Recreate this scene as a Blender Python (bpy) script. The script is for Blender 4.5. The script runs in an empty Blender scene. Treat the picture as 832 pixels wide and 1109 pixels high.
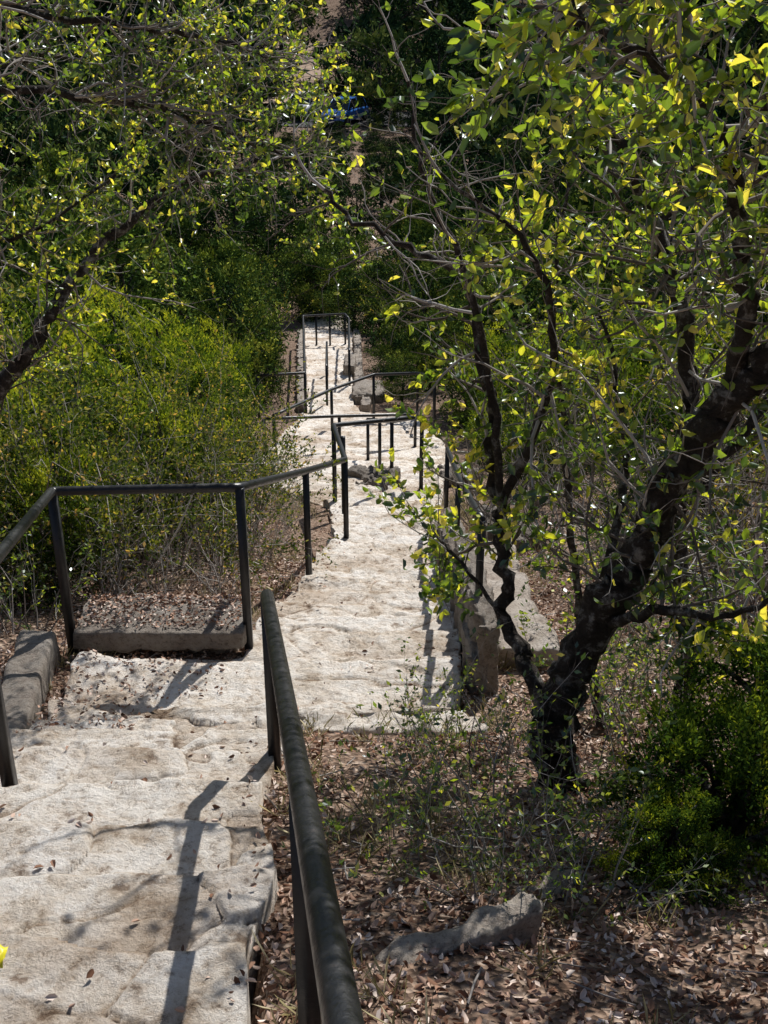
import bpy, math, numpy as np
from mathutils import Vector
rng=np.random.default_rng(7)
scene=bpy.context.scene
COL=scene.collection

# ------------------------------------------------------------ noise helpers
def hsh(ix,iy,k=0):
    n=(ix.astype(np.int64)*374761393+iy.astype(np.int64)*668265263+k*974634777)&0x7fffffff
    n=((n^(n>>13))*1274126177)&0x7fffffff
    n=n^(n>>16)
    return (n&0xffffff)/float(0xffffff)
def vn(x,y,k=0):
    x=np.asarray(x,float);y=np.asarray(y,float)
    ix=np.floor(x);iy=np.floor(y);fx=x-ix;fy=y-iy
    fx=fx*fx*(3-2*fx);fy=fy*fy*(3-2*fy)
    a=hsh(ix,iy,k);b=hsh(ix+1,iy,k);c=hsh(ix,iy+1,k);d=hsh(ix+1,iy+1,k)
    return (a*(1-fx)+b*fx)*(1-fy)+(c*(1-fx)+d*fx)*fy*1.0-0.5
def fbm(x,y,k=0,o=4):
    s=0;a=1;f=1
    for i in range(o):
        s=s+a*vn(x*f+i*17.3,y*f-i*9.1,k+i);a*=.5;f*=2.03
    return s
def voro(x,y,k=0):
    ix=np.floor(x);iy=np.floor(y)
    f1=np.full(x.shape,9.);f2=np.full(x.shape,9.);cid=np.zeros(x.shape)
    for dx in (-1,0,1):
        for dy in (-1,0,1):
            cx=ix+dx;cy=iy+dy
            px=cx+.5+.8*(hsh(cx,cy,k)-.5);py=cy+.5+.8*(hsh(cx,cy,k+1)-.5)
            d=np.hypot(x-px,y-py);r=hsh(cx,cy,k+2)
            m=d<f1
            f2=np.where(m,f1,np.minimum(f2,d));cid=np.where(m,r,cid);f1=np.where(m,d,f1)
    return cid,f2-f1

# ------------------------------------------------------------ terrain profile
PY=[-40,-3,0,4.2,4.9,5.95,8.1,9.8,11.9,13.4,15.6,18,22,28,33,38,45,80,98,112,160,300,700]
PZ=[13.2,-.49,-1.6,-3.17,-3.55,-3.79,-4.55,-5.06,-5.7,-6.15,-6.95,-7.75,-8.8,-9.9,-10.8,-11.7,-12.3,-12.1,-12,-9.5,4,30,60]
def prof(y): return np.interp(y,PY,PZ)
EY=[-3,0,2.2,3.7,4.2,4.84,4.92,5.74,5.84,8.1,9.8,11.9,12.5,14,16,18,21,23,23.5,24,37,40]
EL=[-.95,-1.25,-1.45,-1.55,-1.62,-1.72,-1.74,-1.78,-.86,-.64,-.47,-.62,-1.0,-1.9,-1.9,-1.95,-1.9,-1.7,-1.66,-1.68,-2.6,-2.8]
ER=[.25,-.06,-.31,-.47,-.46,-.46,.40,.44,.46,.50,.52,.6,.7,.8,1.0,1.1,1.0,.7,-.5,-.67,-1.04,-1.1]
def gz(x,y):
    x=np.asarray(x,float);y=np.asarray(y,float)
    L=np.interp(y,EY,EL);R=np.interp(y,EY,ER)
    near=(y>-3.5)&(y<40)
    ins=np.where(near,np.clip(np.minimum(x-L,R-x)/.06,0,1),0)
    dist=np.maximum(np.maximum(L-x,x-R),0)
    z=prof(y)-.05+.05*fbm(x*1.3,y*1.3,3)*np.clip(dist*3,0,1)+.35*fbm(x*.25,y*.25,5,2)*np.clip(dist*.5-.3,0,1)
    far=np.clip((np.abs(y)-45)/60,0,1)
    z=z+far*2.0*fbm(x*.03,y*.03,8,3)*np.where((x>-25)&(x<20)&(y<100),.0,1)
    return z-.3*ins

# ------------------------------------------------------------ mesh buffer
CACHE={}
class Buf:
    def __init__(s): s.v=[];s.f=[];s.m=[];s.r=[];s.n=0
    def add(s,v,f,mat=0,rnd=None):
        v=np.asarray(v,float).reshape(-1,3);f=np.asarray(f,int).reshape(-1,4)
        s.v.append(v);s.f.append(f+s.n);s.m.append(np.full(len(f),mat) if np.isscalar(mat) else mat)
        s.r.append(np.zeros(len(v)) if rnd is None else rnd);s.n+=len(v)
    def mesh(s,name,mats,smooth=True):
        v=np.concatenate(s.v);f=np.concatenate(s.f);m=np.concatenate(s.m);r=np.concatenate(s.r)
        me=bpy.data.meshes.new(name)
        me.vertices.add(len(v));me.vertices.foreach_set('co',v.astype(np.float32).ravel())
        me.loops.add(len(f)*4);me.loops.foreach_set('vertex_index',f.astype(np.int32).ravel())
        me.polygons.add(len(f));me.polygons.foreach_set('loop_start',np.arange(0,len(f)*4,4,dtype=np.int32))
        me.polygons.foreach_set('material_index',m.astype(np.int32))
        me.polygons.foreach_set('use_smooth',np.full(len(f),smooth))
        a=me.attributes.new('rnd','FLOAT','POINT');a.data.foreach_set('value',r.astype(np.float32))
        for x in mats: me.materials.append(x)
        me.update(calc_edges=True)
        if len(v)<400000: CACHE[me.name]=(v,f,m,r)
        return me
    def obj(s,name,mats,smooth=True,parent=None):
        o=bpy.data.objects.new(name,s.mesh(name,mats,smooth));COL.objects.link(o)
        if parent: o.parent=parent
        return o
def stamp(b,me,x,y,s,sz,mmap=None):
    """copy a plant mesh into a mass at x,y"""
    v,f,m,r=CACHE[me.name];a=rng.uniform(0,6.28);ca,sa=math.cos(a),math.sin(a)
    w=np.stack([(v[:,0]*ca-v[:,1]*sa)*s+x,(v[:,0]*sa+v[:,1]*ca)*s+y,v[:,2]*sz+float(gz(x,y))],1)
    sh=rng.normal()*.13
    b.add(w,f,m if mmap is None else np.asarray(mmap)[m],np.clip(r+sh,0,1))
def nrm(a): return a/np.maximum(np.linalg.norm(a,axis=-1,keepdims=True),1e-9)
def tube(b,P,R,seg=6,mat=0,cap=False,rough=0,rot=0.):
    P=np.asarray(P,float);R=np.asarray(R,float)*np.ones(len(P))
    if cap:
        P=np.concatenate([[P[0]],P,[P[-1]]]);R=np.concatenate([[1e-4],R,[1e-4]])
    n=len(P)
    T=np.zeros((n,3))
    for i in range(n):
        a=P[max(i-1,0)];c=P[min(i+1,n-1)];d=c-a
        if np.linalg.norm(d)<1e-9: d=P[-1]-P[0]
        T[i]=d
    T=nrm(T)
    if cap: T[0]=nrm(P[2]-P[1]);T[1]=T[0];T[-1]=nrm(P[-2]-P[-3]);T[-2]=T[-1]
    ref=np.array([0,0,1.]) if abs(T[:,2]).mean()<.9 else np.array([0,1.,0])
    U=nrm(np.cross(T,ref));V=np.cross(T,U)
    an=np.arange(seg)/seg*2*math.pi+rot
    rr=R[:,None]*np.ones((n,seg))
    if rough: rr=rr*(1+rough*rng.normal(size=(n,seg)))
    v=P[:,None]+rr[...,None]*(np.cos(an)[None,:,None]*U[:,None]+np.sin(an)[None,:,None]*V[:,None])
    i=np.arange(n-1)[:,None]*seg;j=np.arange(seg)[None];k=(j+1)%seg
    f=np.stack([i+j,i+k,i+seg+k,i+seg+j],-1).reshape(-1,4)
    b.add(v.reshape(-1,3),f,mat,np.full(n*seg,rng.random()))
def leaves(b,pos,dr,L,Wd,mat=1,rnd=None,fold=.25,simple=False):
    pos=np.asarray(pos);n=len(pos)
    if n==0:return
    d=nrm(dr);q=nrm(np.cross(d,rng.normal(size=(n,3))));nn=np.cross(d,q)
    L=(L*np.ones(n))[:,None];Wd=(Wd*np.ones(n))[:,None]
    up=nn*Wd*fold
    if rnd is None: rnd=rng.random(n)
    if simple:
        vs=np.stack([pos,pos+d*L*.45+q*Wd*.5,pos+d*L,pos+d*L*.45-q*Wd*.5],1)
        b.add(vs.reshape(-1,3),np.arange(n)[:,None]*4+np.array([[0,1,2,3]]),mat,np.repeat(rnd,4));return
    vs=np.stack([pos,pos+d*L*.3+q*Wd*.46+up,pos+d*L*.72+q*Wd*.36+up,pos+d*L-nn*L*.06,pos+d*L*.72-q*Wd*.36+up,pos+d*L*.3-q*Wd*.46+up],1)
    base=np.arange(n)[:,None]*6
    f=np.concatenate([base+np.array([[0,1,2,3]]),base+np.array([[0,3,4,5]])])
    b.add(vs.reshape(-1,3),f,mat,np.repeat(rnd,6))

# ------------------------------------------------------------ materials
def newmat(name):
    m=bpy.data.materials.new(name);m.use_nodes=True;nt=m.node_tree
    bs=nt.nodes['Principled BSDF'];return m,nt,bs
def N(nt,t,**k):
    n=nt.nodes.new(t)
    for a,v in k.items():
        if a in n.inputs: n.inputs[a].default_value=v
        else: setattr(n,a,v)
    return n
def ramp(nt,stops,src):
    r=nt.nodes.new('ShaderNodeValToRGB');e=r.color_ramp.elements
    while len(e)<len(stops): e.new(.5)
    for x,(p,c) in zip(e,stops): x.position=p;x.color=(*c,1)
    nt.links.new(src,r.inputs[0]);return r.outputs[0]
def noise(nt,scale,detail=6,rough=.6,co=None):
    n=N(nt,'ShaderNodeTexNoise');n.inputs['Scale'].default_value=scale;n.inputs['Detail'].default_value=detail;n.inputs['Roughness'].default_value=rough
    if co is None:
        g=nt.nodes.new('ShaderNodeNewGeometry');co=g.outputs['Position']
    nt.links.new(co,n.inputs['Vector']);return n.outputs['Fac']
def mix(nt,a,b,f,mode='MIX'):
    m=nt.nodes.new('ShaderNodeMix');m.data_type='RGBA';m.blend_type=mode
    for sock,v in ((m.inputs[6],a),(m.inputs[7],b),(m.inputs[0],f)):
        if isinstance(v,(int,float)): sock.default_value=v
        elif isinstance(v,tuple): sock.default_value=(*v,1)
        else: nt.links.new(v,sock)
    return m.outputs[2]
def bump(nt,bs,h,st,dist):
    b=nt.nodes.new('ShaderNodeBump');b.inputs['Strength'].default_value=st;b.inputs['Distance'].default_value=dist
    nt.links.new(h,b.inputs['Height']);nt.links.new(b.outputs[0],bs.inputs['Normal'])
def leafmat(name,stops,trans=.4,rough=.4,gl=.08,tint=(1.7,1.6,.6)):
    """thin leaf: diffuse + optional light passing through + a waxy reflection"""
    m=bpy.data.materials.new(name);m.use_nodes=True;nt=m.node_tree
    nt.nodes.remove(nt.nodes['Principled BSDF'])
    a=N(nt,'ShaderNodeAttribute');a.attribute_name='rnd'
    col=ramp(nt,stops,a.outputs['Fac'])
    df=nt.nodes.new('ShaderNodeBsdfDiffuse');nt.links.new(col,df.inputs['Color']);cur=df.outputs[0]
    if trans>0:
        tr=nt.nodes.new('ShaderNodeBsdfTranslucent');nt.links.new(mix(nt,col,tint,1.0,'MULTIPLY'),tr.inputs['Color'])
        ms=nt.nodes.new('ShaderNodeMixShader');ms.inputs[0].default_value=trans
        nt.links.new(cur,ms.inputs[1]);nt.links.new(tr.outputs[0],ms.inputs[2]);cur=ms.outputs[0]
    if gl>0:
        g=nt.nodes.new('ShaderNodeBsdfGlossy');g.inputs['Roughness'].default_value=rough;g.inputs['Color'].default_value=(.9,.95,1,1)
        ms=nt.nodes.new('ShaderNodeMixShader');ms.inputs[0].default_value=gl
        nt.links.new(cur,ms.inputs[1]);nt.links.new(g.outputs[0],ms.inputs[2]);cur=ms.outputs[0]
    nt.links.new(cur,nt.nodes['Material Output'].inputs['Surface'])
    return m
M_jun=leafmat('juniper_foliage',[(0,(.018,.038,.018)),(.4,(.060,.108,.030)),(.7,(.18,.25,.045)),(1,(.45,.48,.08))],0,.5,0)
M_far=leafmat('cedar_foliage_far',[(0,(.014,.032,.018)),(.4,(.042,.078,.030)),(.75,(.12,.17,.045)),(1,(.30,.33,.09))],0,.5,0)
M_junn=leafmat('juniper_foliage_near',[(0,(.016,.036,.012)),(.4,(.055,.105,.022)),(.7,(.20,.28,.035)),(1,(.52,.55,.06))],.25,.5,0)
M_oak=leafmat('oak_leaves',[(0,(.022,.048,.018)),(.36,(.07,.125,.032)),(.64,(.24,.34,.05)),(.85,(.55,.58,.07)),(1,(.78,.68,.20))],.5,.34,.07,(1.85,1.8,.5))
M_shr=leafmat('shrub_leaves',[(0,(.025,.05,.016)),(.45,(.085,.125,.032)),(.8,(.36,.36,.07)),(1,(.66,.42,.16))],.35,.5,0)
M_lit=leafmat('dry_leaves',[(0,(.12,.06,.038)),(.3,(.29,.165,.11)),(.65,(.52,.35,.265)),(1,(.82,.70,.62))],0,.5,0)
M_grass=leafmat('dry_grass_blades',[(0,(.16,.15,.06)),(.5,(.42,.36,.20)),(1,(.66,.58,.40))],.3,.5,0,(1.2,1.2,1))
def barkmat(name,a,b,c):
    m,nt,bs=newmat(name)
    f=noise(nt,14,8,.7);nt.links.new(ramp(nt,[(.3,a),(.53,b),(.66,c)],f),bs.inputs['Base Color'])
    bs.inputs['Roughness'].default_value=.9;bs.inputs['Specular IOR Level'].default_value=.15;bump(nt,bs,noise(nt,45,6,.7),1,.03);return m
M_bark=barkmat('oak_bark',(.018,.014,.012),(.065,.055,.048),(.36,.35,.33))
def twigmat():
    m=bpy.data.materials.new('grey_twigs');m.use_nodes=True;nt=m.node_tree;nt.nodes.remove(nt.nodes['Principled BSDF'])
    a=N(nt,'ShaderNodeAttribute');a.attribute_name='rnd'
    d=nt.nodes.new('ShaderNodeBsdfDiffuse');nt.links.new(ramp(nt,[(0,(.10,.085,.075)),(.5,(.25,.22,.20)),(1,(.52,.49,.46))],a.outputs['Fac']),d.inputs[0])
    nt.links.new(d.outputs[0],nt.nodes['Material Output'].inputs[0]);return m
M_twig=twigmat()
def stonemat():
    m,nt,bs=newmat('limestone')
    n1=noise(nt,3.3,7,.7);n2=noise(nt,22,8,.8);n3=noise(nt,.9,3);n4=noise(nt,9,6,.7)
    at=N(nt,'ShaderNodeAttribute');at.attribute_name='rnd'
    base=ramp(nt,[(.33,(.46,.36,.27)),(.43,(.78,.69,.59)),(.54,(.95,.89,.82)),(.8,(.97,.94,.90))],n1)
    grain=ramp(nt,[(.35,(.26,.21,.17)),(.43,(.80,.75,.70)),(.49,(1,1,1))],n2)
    c=mix(nt,base,grain,.8,'MULTIPLY')
    pit=ramp(nt,[(.34,(.36,.28,.22)),(.41,(.90,.86,.82)),(.48,(1,1,1))],n4)
    c=mix(nt,c,pit,.85,'MULTIPLY')
    st=ramp(nt,[(0,(.26,.20,.155)),(.2,(.72,.64,.56)),(.4,(.99,.97,.94)),(1,(1.,1.,1.))],at.outputs['Fac'])
    c=mix(nt,c,st,.95,'MULTIPLY')
    d=ramp(nt,[(.36,(.56,.46,.37)),(.48,(1,1,1))],n3)
    c=mix(nt,c,d,.6,'MULTIPLY')
    g=nt.nodes.new('ShaderNodeNewGeometry');ns=N(nt,'ShaderNodeTexNoise');ns.inputs['Scale'].default_value=5;ns.inputs['Detail'].default_value=5;nt.links.new(g.outputs['Position'],ns.inputs['Vector'])
    mx=mix(nt,g.outputs['Position'],ns.outputs['Color'],.35)
    vo=N(nt,'ShaderNodeTexVoronoi');vo.feature='DISTANCE_TO_EDGE';vo.inputs['Scale'].default_value=4.5;nt.links.new(mx,vo.inputs['Vector'])
    cr=ramp(nt,[(0,(.25,.2,.17)),(.008,(.8,.77,.75)),(.02,(1,1,1))],vo.outputs['Distance'])
    gate=ramp(nt,[(.5,(0,0,0)),(.6,(1,1,1))],noise(nt,2.3,4))
    cr=mix(nt,(1,1,1),cr,gate)
    c=mix(nt,c,cr,.6,'MULTIPLY')
    nt.links.new(c,bs.inputs['Base Color']);bs.inputs['Roughness'].default_value=.9;bs.inputs['Specular IOR Level'].default_value=.25
    h=mix(nt,n2,n4,.5)
    bump(nt,bs,h,1.0,.06);return m
M_stone=stonemat()
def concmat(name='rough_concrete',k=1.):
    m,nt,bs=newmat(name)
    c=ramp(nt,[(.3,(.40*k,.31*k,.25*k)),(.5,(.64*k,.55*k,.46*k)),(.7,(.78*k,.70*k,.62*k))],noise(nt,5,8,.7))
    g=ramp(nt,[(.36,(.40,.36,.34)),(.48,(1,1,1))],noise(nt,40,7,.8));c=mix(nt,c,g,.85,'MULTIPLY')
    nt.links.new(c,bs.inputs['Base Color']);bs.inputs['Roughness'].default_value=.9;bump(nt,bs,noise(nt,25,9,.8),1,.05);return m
M_conc=concmat();M_conc2=concmat('shade_brown_stone',.6);M_rock=concmat('dark_brown_rock',.42)  # M_conc2: darker copy of the concrete, the ledge's shade put into its colour
def groundmat():
    m,nt,bs=newmat('leaf_strewn_soil')
    g=nt.nodes.new('ShaderNodeNewGeometry')
    vo=N(nt,'ShaderNodeTexVoronoi');vo.inputs['Scale'].default_value=45;nt.links.new(g.outputs['Position'],vo.inputs['Vector'])
    sp=nt.nodes.new('ShaderNodeSeparateColor');nt.links.new(vo.outputs['Color'],sp.inputs[0])
    c=ramp(nt,[(0,(.055,.035,.024)),(.4,(.16,.10,.07)),(.75,(.33,.225,.16)),(1,(.56,.44,.35))],sp.outputs[0])
    c2=ramp(nt,[(.4,(.13,.085,.06)),(.65,(.40,.29,.22))],noise(nt,1.7,8,.7))
    c=mix(nt,c,c2,.35)
    nt.links.new(c,bs.inputs['Base Color']);bs.inputs['Roughness'].default_value=.95;bs.inputs['Specular IOR Level'].default_value=.1
    bump(nt,bs,vo.outputs['Distance'],.8,.03);return m
M_ground=groundmat()
def railmat():
    m,nt,bs=newmat('black_painted_steel')
    n=noise(nt,30,6,.7)
    nt.links.new(ramp(nt,[(.3,(.008,.008,.009)),(.6,(.016,.016,.017)),(.75,(.045,.036,.032))],n),bs.inputs['Base Color'])
    rr=ramp(nt,[(.3,(.26,.26,.26)),(.7,(.5,.5,.5))],n);nt.links.new(rr,bs.inputs['Roughness'])
    bs.inputs['Specular IOR Level'].default_value=.45;bump(nt,bs,noise(nt,90,4),.35,.004);return m
M_rail=railmat()
def plain(name,c,r=.5,metal=0,var=.25,coat=0):
    m,nt,bs=newmat(name)
    lo=tuple(x*(1-var) for x in c);nt.links.new(ramp(nt,[(.35,lo),(.65,c)],noise(nt,6,5)),bs.inputs['Base Color'])
    bs.inputs['Roughness'].default_value=r;bs.inputs['Metallic'].default_value=metal;bs.inputs['Coat Weight'].default_value=coat;return m

# ------------------------------------------------------------ ground sheet
def axis(lst):
    out=[]
    for a,b,s in lst: out+=list(np.arange(a,b,s))
    return np.array(out)
xs=axis([(-400,-100,25),(-100,-30,5),(-30,-8,1),(-8,-4,.25),(-4,4,.05),(4,8,.25),(8,30,1),(30,100,5),(100,401,25)])
ys=axis([(-40,-4,1.5),(-4,12,.05),(12,25,.12),(25,45,.4),(45,130,1.2),(130,300,6),(300,701,25)])
def gz2(x,y):
    return gz(x,y)+np.where((np.abs(x)<8)&(y<25),.035*fbm(x*6,y*6,11,3),0)*np.where((x>-2)&(x<1.2)&(y>-3)&(y<40),.5,1)
X,Y=np.meshgrid(xs,ys);Z=gz2(X,Y)
b=Buf();nx=len(xs);ny=len(ys)
i=np.arange(ny-1)[:,None]*nx;j=np.arange(nx-1)[None]
b.add(np.stack([X,Y,Z],-1),np.stack([i+j,i+j+1,i+nx+j+1,i+nx+j],-1))
b.obj('ground',[M_ground])

# ------------------------------------------------------------ stone stairway
RISE=.155
def stairz(x,y):
    yy=y+.11*fbm(x*1.6,y*.7,21,3)+.03*vn(x*9,y*9,23)+.012*vn(x*28,y*28,24)
    p=prof(yy);k=np.floor(p/RISE);fr=p/RISE-k
    ew=np.where(y>6.5,.11,.06)
    e=np.clip((ew-fr)/ew,0,1)
    z=(k+.5)*RISE+.15*(fr-.5)*RISE
    cid,ed=voro(x*1.7+.6*vn(x*3,y*3,41)+.2*vn(x*11,y*11,43),y*2.4+.6*vn(x*3,y*3,42)+.2*vn(x*11,y*11,44),31)
    gr=np.exp(-(ed/.035)**2)*np.clip(.65+1.2*vn(x*2,y*2,46),0,1)
    z=z+.03*(cid-.5)-.014*gr+.028*fbm(x*4,y*4,25,3)+.010*vn(x*17,y*17,26)+.005*vn(x*45,y*45,27)-.012*e
    dirt=np.clip((fr-.76)/.24,0,1)*np.clip(.85+1.2*vn(x*3,y*3,47),0,1)
    cid2=np.clip(cid*.8+.25-.5*gr-.35*e-.95*dirt,0,1)
    return z,cid2
rows=np.concatenate([np.arange(-2.5,1.5,.05),np.arange(1.5,7,.0125),np.arange(7,14,.025),np.arange(14,40,.05)])
nc=120
u=np.linspace(0,1,nc)
L=np.interp(rows,EY,EL)+.07*fbm(rows*2.1,rows*0+3,51)+.025*vn(rows*9,rows*0,52)
R=np.interp(rows,EY,ER)+.07*fbm(rows*2.1,rows*0+7,53)+.025*vn(rows*9,rows*0,54)
X=L[:,None]+(R-L)[:,None]*u[None];Y=np.repeat(rows[:,None],nc,1)
Z,C=stairz(X,Y)
X=np.concatenate([X[:,:1],X,X[:,-1:]],1);Y=np.concatenate([Y[:,:1],Y,Y[:,-1:]],1)
Z=np.concatenate([Z[:,:1]-.45,Z,Z[:,-1:]-.45],1);C=np.concatenate([C[:,:1],C,C[:,-1:]],1)
b=Buf();nr=len(rows);w=nc+2
i=np.arange(nr-1)[:,None]*w;j=np.arange(w-1)[None]
b.add(np.stack([X,Y,Z],-1),np.stack([i+j,i+j+1,i+w+j+1,i+w+j],-1),0,C.ravel())
o=b.obj('stone_stairway',[M_stone])

# ------------------------------------------------------------ rough blocks
def block(b,x0,x1,y0,y1,z0,z1,n=22,k=1,amp=.018,skew=0.,zslope=0.,rot=0.,mat=0):
    P=[];F=[];off=0
    cx,cy,cz=(x0+x1)/2,(y0+y1)/2,(z0+z1)/2;h=np.array([(x1-x0)/2,(y1-y0)/2,(z1-z0)/2])
    g=np.linspace(-1,1,n);A,B=np.meshgrid(g,g)
    for ax in range(3):
        for sg in (-1,1):
            q=np.zeros((n,n,3));q[...,ax]=sg;q[...,(ax+1)%3]=A*sg;q[...,(ax+2)%3]=B
            P.append(q.reshape(-1,3))
            i=np.arange(n-1)[:,None]*n;j=np.arange(n-1)[None]
            F.append(np.stack([i+j,i+j+1,i+n+j+1,i+n+j],-1).reshape(-1,4)+off);off+=n*n
    P=np.concatenate(P);F=np.concatenate(F)
    Pw=P*h
    r=min(h)*.3;inner=np.clip(Pw,-(h-r),(h-r));d=Pw-inner;l=np.linalg.norm(d,axis=1,keepdims=True)
    Pw=inner+d/np.maximum(l,1e-6)*np.minimum(l,r)
    s=3.0/max(h.max(),.2)
    nz=fbm(Pw[:,0]*s*1.7+Pw[:,2]*3.1+k*7,Pw[:,1]*s*1.7+Pw[:,2]*2.3,k,5)
    Pw=Pw+nrm(P)*nz[:,None]*amp*2
    Pw[:,0]+=skew*Pw[:,1];Pw[:,2]+=zslope*Pw[:,1]
    ca,sa=math.cos(rot),math.sin(rot)
    Pw=np.stack([Pw[:,0]*ca-Pw[:,1]*sa,Pw[:,0]*sa+Pw[:,1]*ca,Pw[:,2]],1)
    b.add(Pw+np.array([cx,cy,cz]),F,mat,np.full(len(Pw),.4+.4*rng.random()))
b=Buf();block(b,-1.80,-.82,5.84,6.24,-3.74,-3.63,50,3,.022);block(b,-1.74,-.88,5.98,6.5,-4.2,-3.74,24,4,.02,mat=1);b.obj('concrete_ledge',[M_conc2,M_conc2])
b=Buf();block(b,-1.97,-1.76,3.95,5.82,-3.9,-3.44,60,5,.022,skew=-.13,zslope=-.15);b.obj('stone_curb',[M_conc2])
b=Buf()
yy=5.35
while yy<9.2:
    ln=rng.uniform(.16,.42);g=float(prof(yy+ln/2));hh=.42 if yy<8.2 else .3
    a=rng.uniform(.35,.6)
    block(b,.47+rng.normal()*.015,.60,yy-.01,yy+ln+.01,g-.3,g+hh*a,14,int(yy*10),.03)
    block(b,.48+rng.normal()*.02,.61,yy+rng.normal()*.04,yy+ln+.02,g+hh*a-.01,g+hh+rng.normal()*.03,14,int(yy*10)+3,.03)
    yy+=ln
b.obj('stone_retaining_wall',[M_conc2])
b=Buf()
for side in (0,1):
    yy=23.6
    while yy<36:
        ln=rng.uniform(.5,1.1);g=float(prof(yy+ln/2));xc=(np.interp(yy,EY,EL)-.12) if side==0 else (np.interp(yy,EY,ER)+.14)
        block(b,xc-.1,xc+.1,yy,yy+ln-.03,g-.4,g+.14,10,int(yy*7)+side,.035,zslope=-.18)
        yy+=ln
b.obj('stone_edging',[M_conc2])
b=Buf();block(b,.64,1.0,5.7,8.2,-4.7,-3.95,40,9,.05,zslope=-.25);b.obj('concrete_slab',[M_conc])
b=Buf();block(b,-.42,.50,4.72,4.90,-3.95,-3.50,30,10,.03);b.obj('stone_curb',[M_stone])
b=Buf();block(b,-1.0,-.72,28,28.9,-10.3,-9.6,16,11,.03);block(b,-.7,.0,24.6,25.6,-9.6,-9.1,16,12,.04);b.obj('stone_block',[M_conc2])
b=Buf()
for k,(x,y,sx,sy,sz,rt) in enumerate([(.12,2.42,.36,.05,.03,.5),(.46,2.8,.16,.04,.02,.6)]):
    g=float(gz(x,y));block(b,x-sx,x+sx,y-sy,y+sy,g-sz*3,g+sz*.6,34,20+k,.018,rot=rt)
b.obj('rock_ledge',[M_conc])
b=Buf()
for k in range(9):
    x=rng.uniform(-.3,.1);y=rng.uniform(13.0,14.2);s=rng.uniform(.07,.17);g=float(prof(y))
    block(b,x-s,x+s,y-s*.8,y+s*.8,g-.1,g+s*.9,14,60+k,.04,rot=rng.uniform(0,3))
for k in range(12):
    x=rng.uniform(.8,1.5);y=rng.uniform(9,16);s=rng.uniform(.08,.2);g=float(prof(y))
    block(b,x-s,x+s,y-s*.8,y+s*.8,g-.1,g+s*.7,14,80+k,.04,rot=rng.uniform(0,3))
b.obj('boulders',[M_rock])

# ------------------------------------------------------------ handrails
def rail(top,posts,r=.026):
    b=Buf()
    top=[np.array(p,float) for p in top]
    P=[top[0]]
    for i in range(1,len(top)-1):
        a,c,d=top[i-1],top[i],top[i+1]
        u1=nrm(a-c);u2=nrm(d-c)
        P+=[c+u1*.035,c+(u1+u2)*.009,c+u2*.035]
    P.append(top[-1]);Q=[P[0]]
    for i in range(1,len(P)):
        n=max(1,int(np.linalg.norm(P[i]-P[i-1])/.35))
        for t in range(1,n+1): Q.append(P[i-1]+(P[i]-P[i-1])*t/n)
    Q=np.array(Q);tube(b,Q,r,14,0,True)
    for (x,y,z0,z1) in posts:
        tube(b,[(x,y,z0-.25),(x,y,z1-.005)],r*1.3,4,0,True,rot=math.pi/4)
    return b.obj('metal_handrail',[M_rail])
rail([(.30,-1.5,-.27),(-.05,1.035,-1.21),(-.452,3.96,-2.29)],[(.2,-.6,-1.4,-.6),(-.16,1.82,-2.27,-1.50),(-.452,3.96,-3.06,-2.29)])
rail([(-1.0,-1.0,-.35),(-1.46,3.68,-2.08),(-1.83,5.90,-2.75),(-.80,5.95,-2.75),(-.586,8.08,-3.60),(-.35,9.77,-4.24),(-.546,11.9,-4.76),(.445,12.9,-5.05)],
     [(-1.22,1.3,-2.1,-1.2),(-1.46,3.68,-3.05,-2.08),(-1.83,5.90,-3.62,-2.75),(-.80,5.95,-3.80,-2.75),(-.586,8.08,-4.55,-3.6),(-.35,9.77,-5.06,-4.24),(-.546,11.9,-5.7,-4.76),(.445,12.9,-6.0,-5.05),(-.42,11.2,-5.5,-4.6)])
# rail added above the retaining wall to cast a shadow across the path
rail([(.53,5.75,-2.85),(.56,8.1,-3.66),(.60,10.3,-4.36)],[(.53,5.75,-3.45,-2.85),(.56,8.1,-4.3,-3.66),(.60,10.3,-5.25,-4.36)],.022)
rail([(.445,12.9,-5.05),(.10,14.0,-5.55),(-.06,15.3,-6.05),(-.25,17.0,-6.7)],[(.10,14.0,-6.35,-5.55),(-.06,15.3,-6.85,-6.05),(-.25,17.0,-7.4,-6.7)],.026)
rail([(-1.95,17.9,-7.05),(-.9,18.4,-7.2),(.54,19.0,-7.4)],[(-1.95,17.9,-7.8,-7.05),(-.75,18.5,-7.95,-7.22),(.54,19,-8.0,-7.4)],.028)
rail([(-1.9,19.0,-7.42),(-1.0,21.2,-7.75),(-.21,22.7,-7.98),(.68,22.7,-7.95),(.93,20.5,-7.26)],[(-1.9,19,-8.05,-7.42),(-1.0,21.2,-8.6,-7.75),(-.21,22.7,-8.95,-7.98),(.68,22.7,-8.95,-7.95),(.93,20.5,-8.4,-7.26)],.03)
def yrail(ax,ks,ys,h=.9):
    pts=[];ps=[]
    for y in ys:
        x=ks*y+ax;g=float(prof(y));pts.append((x,y,g+h));ps.append((x,y,g,g+h))
    return pts,ps
t,p=yrail(.0,-.0705,[23.2,25.5,27.2,28.8,30.4,32,33.6]);t2=[(t[0][0]-.95,22.9,t[0][2]+.05)]+t+[(-1.15,33.8,-10.0),(-1.02,33.0,-9.9)]
rail(t2,p+[(t2[0][0],22.9,-9.2,t2[0][2]),(-2.0,33.7,-10.9,-10.0),(-1.6,33.75,-10.9,-10.0),(-1.15,33.8,-10.9,-10.0)],.03)
t,p=yrail(-.02,-.030,[26.4,28,29.6,31.3,33]);rail(t,p,.03)
t,p=yrail(-.15,-.045,[24,26,28]);rail(t,p,.026)

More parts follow.
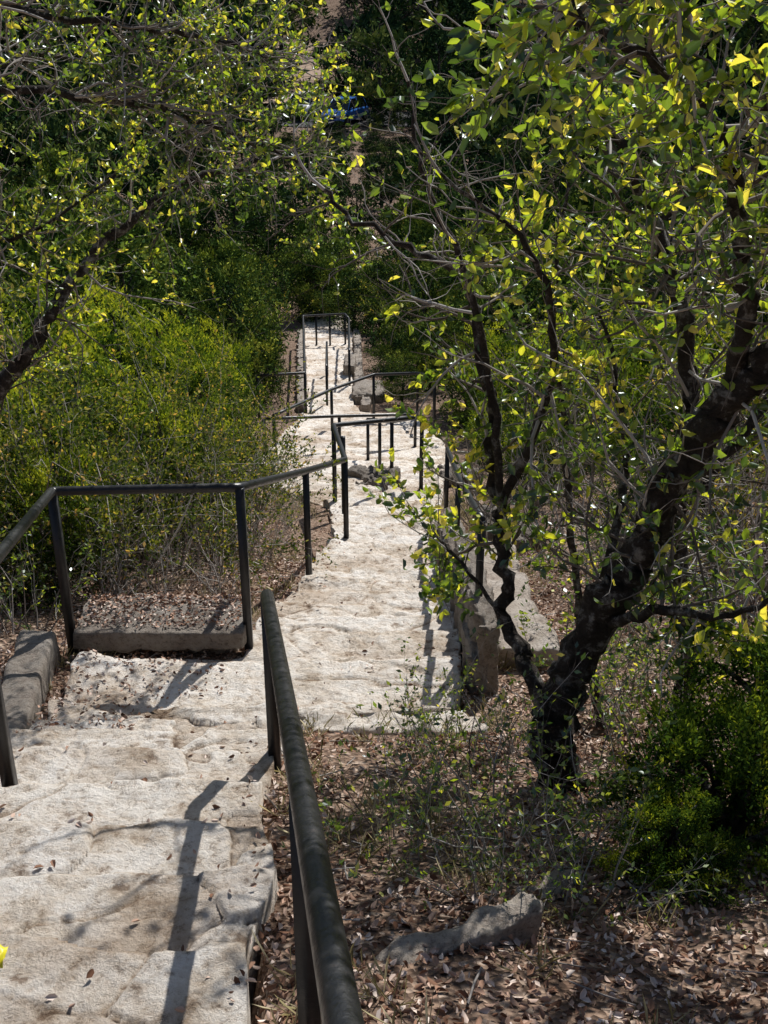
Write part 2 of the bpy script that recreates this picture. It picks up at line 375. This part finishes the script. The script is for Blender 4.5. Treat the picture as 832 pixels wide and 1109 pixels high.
# ------------------------------------------------------------ vegetation
def randdir(n): return nrm(rng.normal(size=(n,3)))
def grow(b,LP,LD,p,d,ln,r,depth,leafs=3,wig=.35,seg=3,up=.05,leafdepth=1,kids=.75,n=5):
    pts=[p];dd=d;st=ln/n
    for i in range(n):
        dd=nrm(dd+rng.normal(size=3)*wig*.5+np.array([0,0,up]));pts.append(pts[-1]+dd*st)
    rad=np.linspace(r,r*.35,n+1)
    tube(b,pts,rad,seg,2)
    for i in range(1,n+1):
        if depth>0:
            for c in range(rng.integers(1,3)):
                if rng.random()<kids:
                    nd=nrm(nrm(pts[i]-pts[i-1])+rng.normal(size=3)*.75)
                    grow(b,LP,LD,pts[i],nd,ln*rng.uniform(.4,.65),rad[i]*.65,depth-1,leafs,wig,3,up,leafdepth,kids,n)
        if depth<leafdepth:
            k=rng.poisson(leafs)
            for c in range(k):
                LP.append(pts[i]+(pts[i-1]-pts[i])*rng.random());LD.append(nrm(pts[i]-pts[i-1])*.6+rng.normal(size=3)*.8+np.array([0,0,.15]))
def spline(P,n):
    P=np.array(P,float);Q=[]
    for i in range(len(P)-1):
        p0=P[max(i-1,0)];p1=P[i];p2=P[i+1];p3=P[min(i+2,len(P)-1)]
        for t in np.arange(n)/n:
            Q.append(.5*((2*p1)+(-p0+p2)*t+(2*p0-5*p1+4*p2-p3)*t*t+(-p0+3*p1-3*p2+p3)*t**3))
    Q.append(P[-1]);return np.array(Q)
def limb(b,LP,LD,P,r0,r1,tw=14,tl=.5,leafs=1.2,start=.25,depth=1,seg=10,rough=.08,up=.05):
    Q=spline(P,7);n=len(Q);Q=Q+rng.normal(size=Q.shape)*min(r0*.3,.014)
    R=np.linspace(r0,r1,n);tube(b,Q,R,seg,0,False,rough)
    for k in range(tw):
        i=int(rng.uniform(start,1)*(n-1));i=min(max(i,1),n-1)
        d=nrm(nrm(Q[i]-Q[i-1])*.5+rng.normal(size=3)*.8)
        lf=leafs*rng.choice([0.,.4,1.,1.7],p=[.25,.2,.3,.25])
        grow(b,LP,LD,Q[i],d,tl*rng.uniform(.5,1.3),min(R[i]*.5,.008),depth,lf,.55,4,up)
    grow(b,LP,LD,Q[-1],nrm(Q[-1]-Q[-2]),tl*.8,r1,1,leafs,.4,4,up)
SUN=np.array([.306,.660,.687])
def finish(b,LP,LD,name,L=.042,Wr=.5,keepfn=None,yel=0.):
    LP=np.array(LP);LD=np.array(LD)
    if keepfn is not None:
        k=keepfn(LP);LP=LP[k];LD=LD[k]
    cl=np.clip(.46+yel+.5*fbm(LP[:,0]*3+LP[:,2]*2.1,LP[:,1]*3+LP[:,2]*1.7,77,2)+rng.normal(size=len(LP))*.3,0,1)
    s=rng.uniform(.5,1.25,len(LP))
    leaves(b,LP,LD,L*s,L*s*Wr,1,cl)
    return b.obj(name,[M_bark,M_oak,M_twig])
def offstair(LP):
    t=(LP[:,2]-prof(LP[:,1]-1.5))/SUN[2];sx=LP[:,0]-SUN[0]*t;sy=LP[:,1]-SUN[1]*t
    on=(sx>-1.6)&(sx<-.4)&(sy>1.9)&(sy<5.0)
    on|=(sx>-.7)&(sx<.5)&(sy>4.6)&(sy<12)
    return ~(on&(rng.random(len(LP))<.88))

b=Buf();LP=[];LD=[]
limb(b,LP,LD,[(.82,3.98,-3.45),(.75,3.95,-3.2),(.69,3.95,-2.89),(.81,3.95,-2.47),(.95,3.9,-2.08),(1.02,3.8,-1.73),(1.15,3.7,-1.41),(1.27,3.6,-1.19),(1.43,3.4,-.84)],.10,.042,26,.55,1.2,.45,seg=16,rough=.14)
limb(b,LP,LD,[(.69,3.95,-2.95),(.6,4.05,-2.71),(.53,4.2,-2.58),(.49,4.3,-2.29),(.45,4.4,-1.92),(.38,4.5,-1.48),(.31,4.6,-1.21),(.05,4.7,-1.1),(-.26,4.8,-.91)],.04,.008,28,.4,1.3,.3)
limb(b,LP,LD,[(.49,4.3,-2.29),(.44,4.35,-1.7),(.31,4.4,-1.16),(.16,4.5,-.84),(.09,4.6,-.49)],.02,.006,10,.35,.8,.4)
limb(b,LP,LD,[(.95,3.9,-2.08),(1.11,4.0,-1.67),(1.05,4.1,-1.18),(.92,4.2,-.845),(.716,4.3,-.517),(.45,4.4,-.3)],.04,.008,34,.5,1.6,.2)
limb(b,LP,LD,[(1.15,3.7,-1.41),(1.124,3.6,-.947),(.976,3.5,-.546),(.706,3.4,-.29),(.437,3.3,-.17)],.035,.007,34,.45,1.6,.2)
limb(b,LP,LD,[(.47,4.35,-2.1),(.62,4.25,-1.6),(.6,4.15,-1.2),(.47,4.15,-.95),(.2,4.2,-.75)],.02,.006,24,.4,1.4,.2)
limb(b,LP,LD,[(.53,4.2,-2.58),(.3,4.4,-2.35),(.22,4.5,-2.3)],.012,.004,7,.3,2,.3)
limb(b,LP,LD,[(1.27,3.6,-1.19),(1.5,3.5,-.9),(1.3,3.3,-.5),(1.1,3.1,-.3)],.03,.006,30,.45,1.7,.2)
limb(b,LP,LD,[(.85,3.93,-2.4),(1.0,3.7,-2.2),(1.2,3.5,-2.1),(1.4,3.4,-1.9)],.025,.006,20,.4,1.4,.3)
limb(b,LP,LD,[(.75,3.95,-2.7),(.9,4.2,-2.3),(1.0,4.5,-1.9),(.9,4.7,-1.4)],.03,.006,22,.5,1.0,.3)
finish(b,LP,LD,'oak_tree',.046,.57,offstair,.06)
b=Buf();LP=[];LD=[]
limb(b,LP,LD,[(1.50,4.8,-3.75),(1.44,4.8,-3.05),(1.33,4.8,-2.36),(1.32,4.8,-1.665),(1.17,4.9,-1.21),(1.295,5.0,-.744)],.05,.012,44,.6,1.1,.3)
limb(b,LP,LD,[(1.33,4.8,-2.36),(1.7,5.0,-1.9),(2.0,5.2,-1.3),(2.1,5.3,-.7)],.03,.008,34,.6,1.1,.2)
limb(b,LP,LD,[(1.1,4.9,-3.6),(.95,5.0,-2.9),(.85,5.1,-2.2),(.75,5.1,-1.5),(.8,5.2,-.9)],.025,.006,34,.5,.7,.3)
finish(b,LP,LD,'oak_tree',.043,.54,offstair)
b=Buf();LP=[];LD=[]
limb(b,LP,LD,[(2.2,2.6,-2.7),(2.1,2.7,-1.6),(1.75,2.8,-.6),(1.3,2.9,-.1),(.767,2.8,-.09),(.5,2.6,-.11),(.367,2.5,-.12)],.06,.004,24,.28,1.5,.55,up=.0)
limb(b,LP,LD,[(1.75,2.8,-.6),(1.3,3.0,-.5),(.871,2.9,-.35),(.56,2.8,-.24)],.02,.004,18,.28,1.4,.3)
limb(b,LP,LD,[(1.75,2.8,-.6),(1.4,3.3,-.7),(1.1,3.6,-.85)],.02,.004,14,.35,1.2,.3)
finish(b,LP,LD,'oak_tree',.043,.56,None,.06)
b=Buf();LP=[];LD=[]
limb(b,LP,LD,[(-3.6,6.8,-4.4),(-2.86,7,-3.18),(-2.41,7,-2.58),(-2.1,7,-2.19),(-1.92,7.2,-1.89),(-1.54,7.5,-1.565),(-1.15,7.7,-1.37),(-.7,8,-1.31)],.07,.01,36,.6,1.9,.3)
limb(b,LP,LD,[(-3.5,6.8,-4.0),(-3.1,6.4,-2.4),(-2.6,6.1,-1.1),(-2.1,6.0,-.68),(-1.32,6.2,-.75),(-1.0,6.5,-.87),(-.65,6.8,-1.06),(-.42,7.0,-1.22)],.035,.006,66,.55,2.3,.4)
limb(b,LP,LD,[(-2.6,6.1,-1.1),(-2.06,6,-.31),(-1.54,6,-.35),(-1.12,6.3,-.42),(-.75,6.6,-.52),(-.62,6.9,-.62)],.025,.006,66,.55,2.3,.2)
limb(b,LP,LD,[(-2.6,6.1,-1.1),(-2.4,6.3,-1.4),(-2.0,6.6,-1.5),(-1.5,7.0,-1.2)],.025,.006,40,.55,2.2,.1)
limb(b,LP,LD,[(-2.1,6.0,-.68),(-1.9,7.0,-.6),(-1.5,7.8,-.8),(-1.1,8.3,-.9)],.02,.006,44,.6,2.2,.1)
finish(b,LP,LD,'oak_tree',.040,.54,None,.05)

def shrubmesh(name,mats,h,r,stems,leafs,L,depth=2,kids=.6):
    b=Buf();LP=[];LD=[]
    for k in range(stems):
        a=rng.uniform(0,6.28);d=nrm(np.array([math.cos(a)*r/h,math.sin(a)*r/h,1.])*np.array([rng.random(),rng.random(),1]))
        grow(b,LP,LD,np.array([math.cos(a)*.08,math.sin(a)*.08,-.05]),d,h*rng.uniform(.6,.95),.008*h,depth,leafs,.4,3,.05,2,kids,4)
    if len(LP):
        LP=np.array(LP);LD=np.array(LD);s=rng.uniform(.6,1.2,len(LP))
        leaves(b,LP,LD,L*s,L*s*.5,1,np.clip(rng.normal(.42,.28,len(LP)),0,1),simple=True)
    return b.mesh(name,mats+[M_twig])
def junipermesh(name,h=3.2,r=1.3,lobes=20,leafL=.10,per=22,n=22,fm=None,spread=.05):
    b=Buf()
    tube(b,spline([(0,0,-.3),(.05,.03,h*.3),(-.04,.05,h*.65),(0,0,h*.9)],4),np.linspace(.09,.02,13)*h/3,7,0,False,.08)
    cl=[]
    for k in range(lobes):
        t=(k+.5)/lobes;a=k*2.4+rng.uniform(-.5,.5)
        rad=r*(math.sin(math.pi*min(1,(t*.85+.12)))**.7)*rng.uniform(.4,1.0)
        c=np.array([math.cos(a)*rad,math.sin(a)*rad,h*(.1+.82*t)+rng.normal()*.08*h])
        tube(b,spline([(0,0,max(0,c[2]-.5)),c*np.array([.5,.5,1])-np.array([0,0,.12]),c],2),np.linspace(.03,.008,5),3,0)
        s=r*rng.uniform(.18,.40)
        dirs=randdir(n);pp=c+dirs*s*np.array([1,1,.75])*rng.uniform(.6,1.3,(n,1))
        tl=np.full((n,1),rng.normal()*.18)+.28*dirs[:,2:3]  # upper clumps toned lighter, lower ones darker: lit tips put into the colour
        cl.append(np.concatenate([pp,dirs,tl],1))
    cl=np.concatenate(cl);nn=len(cl)
    idx=np.repeat(np.arange(nn),per);m=len(idx)
    pos=cl[idx,:3]+rng.normal(size=(m,3))*r*spread
    dr=cl[idx,3:6]*.7+rng.normal(size=(m,3))*.6+np.array([0,0,.45])
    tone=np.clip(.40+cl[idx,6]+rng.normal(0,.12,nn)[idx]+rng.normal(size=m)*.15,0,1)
    s=rng.uniform(.6,1.3,m)
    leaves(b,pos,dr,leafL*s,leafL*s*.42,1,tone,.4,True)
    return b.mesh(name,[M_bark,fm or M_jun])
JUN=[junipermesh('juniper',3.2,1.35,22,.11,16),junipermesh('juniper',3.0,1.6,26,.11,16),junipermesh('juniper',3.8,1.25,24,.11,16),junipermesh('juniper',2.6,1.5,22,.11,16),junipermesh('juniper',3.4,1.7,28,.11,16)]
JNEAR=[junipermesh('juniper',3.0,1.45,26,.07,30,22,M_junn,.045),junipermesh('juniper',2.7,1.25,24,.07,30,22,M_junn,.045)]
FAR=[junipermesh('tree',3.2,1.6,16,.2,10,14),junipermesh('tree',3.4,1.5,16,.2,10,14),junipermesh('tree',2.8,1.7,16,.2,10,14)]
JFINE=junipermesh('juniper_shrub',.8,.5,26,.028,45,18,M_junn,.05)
SHR=[shrubmesh('shrub',[M_twig,M_shr],1.8,.9,12,4.2,.046) for _ in range(3)]
BARE=[shrubmesh('bare_shrub',[M_twig,M_lit],1.4,.9,10,.12,.03) for _ in range(3)]
GSH=[shrubmesh('green_shrub',[M_twig,M_shr],1.6,.9,9,3.2,.045) for _ in range(2)]
LSH=[shrubmesh('low_shrub',[M_twig,M_oak],.6,.45,10,1.1,.026) for _ in range(2)]
def inst(me,name,x,y,s,sz=None,parent=None):
    o=bpy.data.objects.new(name,me);COL.objects.link(o)
    o.location=(x,y,float(gz(x,y)));o.rotation_euler=(rng.normal()*.06,rng.normal()*.06,rng.uniform(0,6.28));o.scale=(s,s,sz or s)
    if parent: o.parent=parent
    return o
for x,y,s in [(-1.75,8.6,.9),(-2.5,8.0,.95),(-1.3,10.2,.75),(-3.3,8.8,1.),(-1.55,12.3,.7),(-2.4,10.2,1.0),(-1.35,8.5,.7),(-2.0,7.7,.8),(-1.25,9.5,.7),(-2.9,7.4,.8)]:
    inst(SHR[rng.integers(3)],'yellowing_shrub',x,y,s)
for x,y,s in [(-1.2,7.3,.5),(-1.0,8.9,.45),(-1.9,7.1,.5),(-1.5,6.9,.45),(-.95,10.6,.4),(2.2,6.4,1.1),(2.9,7.0,1.3),(1.8,7.8,1.0),(1.5,9.4,.9),(3.3,5.6,1.2),(1.5,6.4,.6),(2.4,8.6,1.2),(.95,10.6,.7),(1.6,11.8,.9),(.6,4.3,.3),(2.0,5.0,.8),(1.9,4.1,.6)]:
    inst(BARE[rng.integers(3)],'bare_shrub',x,y,s)
for x,y,s in [(.3,3.75,.9),(.05,3.2,.75),(.45,3.15,1.1),(.2,4.3,.7),(.75,3.3,1.0),(1.3,4.4,1.2),(.62,2.75,.8),(1.0,4.9,1.2),(-2.3,6.5,1.3),(1.3,2.4,.6),(.35,2.75,.7),(1.4,5.6,1.3),(1.8,6.0,1.4)]:
    inst(LSH[rng.integers(2)],'leafy_shrub',x,y,s)
for x,y,s in [(1.2,3.25,.75),(1.6,3.5,1.0),(.92,2.95,.4)]:
    inst(JFINE,'juniper_shrub',x,y,s)
for x,y,s,sz in [(-2.7,9.8,.62,.62),(-3.6,10.8,.8,.8),(-2.1,12.4,.55,.6),(-3.0,13.0,.75,.8),(-4.6,9.0,.9,.9),(-2.9,15.2,.75,.8),(-4.4,13.5,1,.95),(-2.8,17.6,.6,.75),(-4.2,17,1,1),(-2.9,20.2,.6,.75),(-3.2,23.5,.8,.9),(-3.6,26.5,.85,.9),(-4.6,21,1.1,1.),(-6.2,11.5,1.1,1.1),(-6.5,15.5,1.2,1.1),(-2.6,8.5,.5,.52),(-3.5,7.8,.6,.6),(-1.85,9.3,.42,.5),(-2.4,7.6,.35,.4),(-1.75,10.8,.4,.45),(-3.1,7.0,.4,.4),
                 (2.2,14,.7,.75),(2.4,17.2,.8,.8),(2.3,20.5,.75,.8),(1.8,23.6,.75,.8),(1.1,26.6,.6,.6),(1.0,30,.8,.8),(3.4,12.2,.9,.85),(4.2,15.5,1,.95),(3.9,19,1,.95),(3.4,24,1,.95),(3.0,10.0,.7,.75),(4.6,9.4,.9,.9),(.4,34,.8,.8),(-3.9,30,.8,.8),(-4.1,34,.85,.85),(-1.0,37.5,.75,.6),(-2.6,40,.8,.8),(-.1,37,.75,.75),(5.6,12.5,1.1,1.1),
                 (1.6,15.6,.3,.35),(1.8,18.2,.35,.4),(1.7,21.6,.35,.4),(.2,27.6,.4,.4),(.4,24.6,.35,.35),(1.7,12.8,.3,.35),(-2.6,14.2,.3,.35),(-2.7,24.6,.4,.45),(-3.0,28.4,.4,.45)]:
    me=JNEAR[rng.integers(2)] if y<21 else JUN[rng.integers(5)]
    inst(me,'juniper_tree',x,y,s,sz)
def ok(x,y,h):
    if y<45:
        L=np.interp(y,EY,EL);R=np.interp(y,EY,ER)
        if y<37 and L-2.6<x<R+2.6: return False
        if y<30 and abs(x)<.36*y+2 and -5.5<x<5.8: return False
    if 85<y<94 and -9<x<-.5: return False
    if 94<=y<108 and -10<x<-6: return False
    return True
TB=Buf()
y=8.
while y<190:
    st=2.9 if y<50 else (3.5 if y<100 else 6.0)
    xm=.38*y+6
    x=-xm
    while x<xm:
        xx=x+rng.uniform(-.5,.5)*st;yy=y+rng.uniform(-.5,.5)*st
        s=rng.uniform(.75,1.5)*(1.0 if y<60 else 1.25 if y<100 else 2.1)
        if 50<yy<78 and abs(xx+.036*yy)<6: s=min(s,.78)
        if 62<yy<=85 and abs(xx+.04*yy)<4: s=rng.uniform(.3,.42) if yy>74 else rng.uniform(.4,.5)
        if ok(xx,yy,3*s) and rng.random()<.96:
            me=JUN[rng.integers(5)] if yy<48 else FAR[rng.integers(3)]
            stamp(TB,me,xx,yy,s,s*rng.uniform(.8,1.15),[0,1] if yy<48 else [0,2])
        x+=st
    y+=st
for k in range(70):
    yy=rng.uniform(62,84);stamp(TB,FAR[k%3],-.04*yy+rng.uniform(-4.5,4.5),yy,.4,(.2+.1*rng.random())*(1 if yy<76 else .7),[0,2])
for k in range(7): stamp(TB,FAR[k%3],-.4+k*1.3,85.8+rng.normal()*.5,.5,.5,[0,2])
TB.obj('distant_trees',[M_bark,M_jun,M_far])
SB=Buf()
for k in range(120):
    y=rng.uniform(7,45);x=rng.uniform(-.38*y-1,.38*y+1)
    L=np.interp(y,EY,EL);R=np.interp(y,EY,ER)
    if L-1.0<x<R+.9 and y<42: continue
    kd=rng.integers(3);s=rng.uniform(.6,1.3)
    if kd==0: stamp(SB,SHR[rng.integers(3)],x,y,s,s,[0,1,0])
    elif kd==1: stamp(SB,BARE[rng.integers(3)],x,y,s,s,[0,2,0])
    else: stamp(SB,GSH[rng.integers(2)],x,y,s,s,[0,1,0])
SB.obj('scrub',[M_twig,M_shr,M_lit])

# ------------------------------------------------------------ dry grass
pos=[];dr=[]
for k in range(520):
    y=1.6+11*rng.random()**1.2
    L_=float(np.interp(y,EY,EL));R_=float(np.interp(y,EY,ER))
    if rng.random()<.65: x=R_+.06+rng.exponential(.55)
    else: x=L_-.06-rng.exponential(.5)
    if vn(x*1.5,y*1.5,120)<-.12: continue
    n=rng.integers(8,24)
    pp=np.stack([x+rng.normal(size=n)*.03,y+rng.normal(size=n)*.03,np.zeros(n)],1);pp[:,2]=gz2(pp[:,0],pp[:,1])-.005
    d=rng.normal(size=(n,3))*.6;d[:,2]=1;pos.append(pp);dr.append(d)
pos=np.concatenate(pos);dr=np.concatenate(dr);b=Buf()
leaves(b,pos,dr,rng.uniform(.05,.15,len(pos)),.003,0,None,.2);b.obj('dry_grass',[M_grass])

# ------------------------------------------------------------ leaf litter
def litter(name,n,fx,fy,L,zf=None,mask=None):
    x=fx(n);y=fy(n)
    if mask is not None:
        k=mask(x,y);x=x[k];y=y[k]
    z=gz2(x,y) if zf is None else zf(x,y)
    n=len(x);d=rng.normal(size=(n,3));d[:,2]*=.35
    s=rng.uniform(.5,1.2,n)
    b=Buf();leaves(b,np.stack([x,y,z+rng.uniform(-.004,.018,n)],1),d,L*s,L*s*.55,0,None,.3);b.obj(name,[M_lit])
litter('leaf_litter',130000,lambda n:rng.uniform(-3.5,4,n),lambda n:1+10*rng.random(n)**1.4,.032,None,
   lambda x,y:((x<np.interp(y,EY,EL)+.02)|(x>np.interp(y,EY,ER)-.01))&(fbm(x*1.2,y*1.2,99,3)+.25*rng.random(len(x))>-.12))
def smask(x,y):
    d=np.minimum(x-np.interp(y,EY,EL),np.interp(y,EY,ER)-x)
    pr=.03+.95*((x<-1.15)&(y>4.4))+.4*np.exp(-np.maximum(d,0)/.06)+.7*((y>5.2)&(y<5.9)&(x<-.85))
    return (rng.random(len(x))<pr)&(d>0)
litter('fallen_leaves',34000,lambda n:rng.uniform(-1.9,1.2,n),lambda n:1+15*rng.random(n)**1.3,.03,lambda x,y:stairz(x,y)[0],smask)
n=900;x=rng.uniform(-1.78,-.85,n);y=6.24-.36*rng.random(n)**1.6;b=Buf();d=rng.normal(size=(n,3));d[:,2]*=.2
leaves(b,np.stack([x,y,-3.615+rng.random(n)*.015],1),d,.03*rng.uniform(.5,1.2,n),.015,0,None,.3);b.obj('fallen_leaves',[M_lit])
b=Buf()
for k in range(900):
    x=rng.uniform(-3,3.5);y=1.2+8*rng.random()**1.2
    L_=np.interp(y,EY,EL);R_=np.interp(y,EY,ER)
    if L_<x<R_: continue
    a=rng.uniform(0,6.28);ln=rng.uniform(.05,.22);P=[]
    for t in (0,.5,1):
        xx=x+math.cos(a)*ln*t+rng.normal()*.008;yy=y+math.sin(a)*ln*t+rng.normal()*.008
        P.append((xx,yy,float(gz(xx,yy))+.02+rng.random()*.015))
    tube(b,P,rng.uniform(.0015,.004),4,0)
b.obj('fallen_twigs',[M_twig])

# ------------------------------------------------------------ parking lot and cars
def sheet(name,x0,x1,y0,y1,dz,mat,nx=60,ny=24):
    g,h=np.meshgrid(np.linspace(x0,x1,nx),np.linspace(y0,y1,ny));b=Buf();i=np.arange(ny-1)[:,None]*nx;j=np.arange(nx-1)[None]
    b.add(np.stack([g,h,gz(g,h)+dz],-1),np.stack([i+j,i+j+1,i+nx+j+1,i+nx+j],-1));return b.obj(name,[mat])
sheet('parking_lot',-13,6,86.5,94.5,.08,plain('asphalt',(.05,.05,.055),.9))
sheet('bare_soil',-9.8,-5.2,96,113,.25,plain('tan_soil',(.45,.32,.23),.95))
def car(name,x,y,rot,body):
    P=bpy.data.objects.new(name,None);COL.objects.link(P)
    glass=plain('car_glass',(.02,.025,.03),.08,0,.1);tyre=plain('tyre',(.02,.02,.02),.85);lamp=plain('headlamp',(.7,.7,.68),.15);chrome=plain('hub',(.5,.5,.5),.3,.9)
    sec=[(-2.25,.45,.80,.78),(-2.15,.32,.95,.86),(-1.3,.28,1.02,.92),(0,.27,1.04,.93),(1.0,.28,1.02,.92),(1.9,.32,.92,.86),(2.2,.42,.74,.78)]
    def loft(b,rows):
        V=[];k=len(rows[0])
        for r in rows:V+=r
        F=[]
        for i in range(len(rows)-1):
            for j in range(k): F.append((i*k+j,i*k+(j+1)%k,(i+1)*k+(j+1)%k,(i+1)*k+j))
        c0=len(V);V.append(tuple(np.mean(rows[0],0)));V.append(tuple(np.mean(rows[-1],0)))
        for j in range(0,k,2):
            F.append((c0,j,(j+1)%k,(j+2)%k));q=(len(rows)-1)*k;F.append((c0+1,q+j,q+(j+1)%k,q+(j+2)%k))
        b.add(V,F)
    b=Buf();loft(b,[[(-w,yy,zl+.1),(-w*.95,yy,zl),(w*.95,yy,zl),(w,yy,zl+.1),(w,yy,zh-.12),(w*.9,yy,zh),(-w*.9,yy,zh),(-w,yy,zh-.12)] for yy,zl,zh,w in sec])
    o=b.obj('body',[body],False,P);o.modifiers.new('b','BEVEL').width=.03
    gs=[(-1.95,.98,1.0,.84,.84),(-1.55,.98,1.58,.86,.70),(-.3,1.0,1.66,.87,.72),(.45,1.0,1.6,.87,.70),(1.15,.98,1.02,.86,.80)]
    b=Buf();loft(b,[[(-w,yy,zl),(w,yy,zl),(wt,yy,zh),(-wt,yy,zh)] for yy,zl,zh,w,wt in gs]);b.obj('windows',[glass],False,P)
    b=Buf();loft(b,[[(-w,yy,zz),(w,yy,zz),(w,yy,zz+.05),(-w,yy,zz+.05)] for yy,zz,w in [(-1.6,1.57,.68),(-.3,1.65,.70),(.48,1.59,.68)]]);b.obj('roof',[body],False,P)
    b=Buf()
    for sx in(-1,1):
        tube(b,[(sx*.83,1.12,1.0),(sx*.69,.46,1.60)],.035,5,0,True);tube(b,[(sx*.84,-.4,1.0),(sx*.71,-.35,1.64)],.035,5,0,True);tube(b,[(sx*.83,-1.9,1.0),(sx*.69,-1.56,1.58)],.05,5,0,True)
        tube(b,[(sx*.9,.85,1.05),(sx*1.05,.85,1.1)],.07,6,0,True)
    b.obj('pillars',[body],True,P)
    for i,(sx,yy) in enumerate([(-1,1.4),(1,1.4),(-1,-1.4),(1,-1.4)]):
        b=Buf();tube(b,[(sx*.72,yy,.35),(sx*.95,yy,.35)],.35,20,0,True);tube(b,[(sx*.94,yy,.35),(sx*.965,yy,.35)],.2,14,1,True);b.obj('wheel_%d'%(i+1),[tyre,chrome],False,P)
    b=Buf()
    for sx in(-1,1): tube(b,[(sx*.45,2.2,.68),(sx*.74,2.12,.70)],.08,8,0,True)
    b.obj('headlamps',[lamp],True,P)
    b=Buf();tube(b,[(-.4,2.22,.6),(.4,2.22,.6)],.07,6,0,True);b.obj('grille',[tyre],False,P)
    P.location=(x,y,float(gz(x,y))+.09);P.rotation_euler=(0,0,rot);return P
car('parked_car',-2.8,88.2,math.radians(155),plain('blue_paint',(.05,.25,.85),.3,0,.1,1))
car('parked_car',-5.9,91.0,math.radians(165),plain('white_paint',(.75,.77,.8),.3,0,.05,1))
b=Buf();n=9;g,h=np.meshgrid(np.linspace(-1,1,n),np.linspace(-1,1,n));i=np.arange(n-1)[:,None]*n;j=np.arange(n-1)[None]
xw,yw=-1.01,2.27
zz=float(stairz(np.array([xw]),np.array([yw]))[0][0])
b.add(np.stack([xw+g*.02,yw+h*.03,zz+.03+.03*fbm(g*1.5,h*1.5,91)-.02*(g*g+h*h)*.5],-1),np.stack([i+j,i+j+1,i+n+j+1,i+n+j],-1))
b.obj('yellow_wrapper',[plain('yellow_plastic',(.8,.7,.02),.4)])

# ------------------------------------------------------------ sky, sun, camera
el=math.radians(44);az=math.radians(24)
w=bpy.data.worlds.new('World');scene.world=w;w.use_nodes=True;nt=w.node_tree
sk=nt.nodes.new('ShaderNodeTexSky');sk.sky_type='NISHITA';sk.sun_disc=False;sk.sun_elevation=el;sk.sun_rotation=az
bg=nt.nodes['Background'];bg.inputs['Strength'].default_value=.08;nt.links.new(sk.outputs[0],bg.inputs['Color'])
ld=bpy.data.lights.new('sun','SUN');ld.energy=5;ld.angle=math.radians(.5);ld.color=(1,.975,.93)
lo=bpy.data.objects.new('sun',ld);COL.objects.link(lo)
sv=Vector((math.sin(az)*math.cos(el),math.cos(az)*math.cos(el),math.sin(el)));lo.rotation_euler=sv.to_track_quat('Z','Y').to_euler()
cd=bpy.data.cameras.new('camera');cam=bpy.data.objects.new('camera',cd);COL.objects.link(cam)
cam.location=(0,0,0);cam.rotation_euler=(math.radians(64),0,0)
cd.sensor_fit='VERTICAL';cd.sensor_height=24;cd.lens=24*1280/1109;cd.clip_end=3000;cd.clip_start=.05
scene.camera=cam
scene.view_settings.view_transform='Standard';scene.view_settings.look='None';scene.view_settings.exposure=0
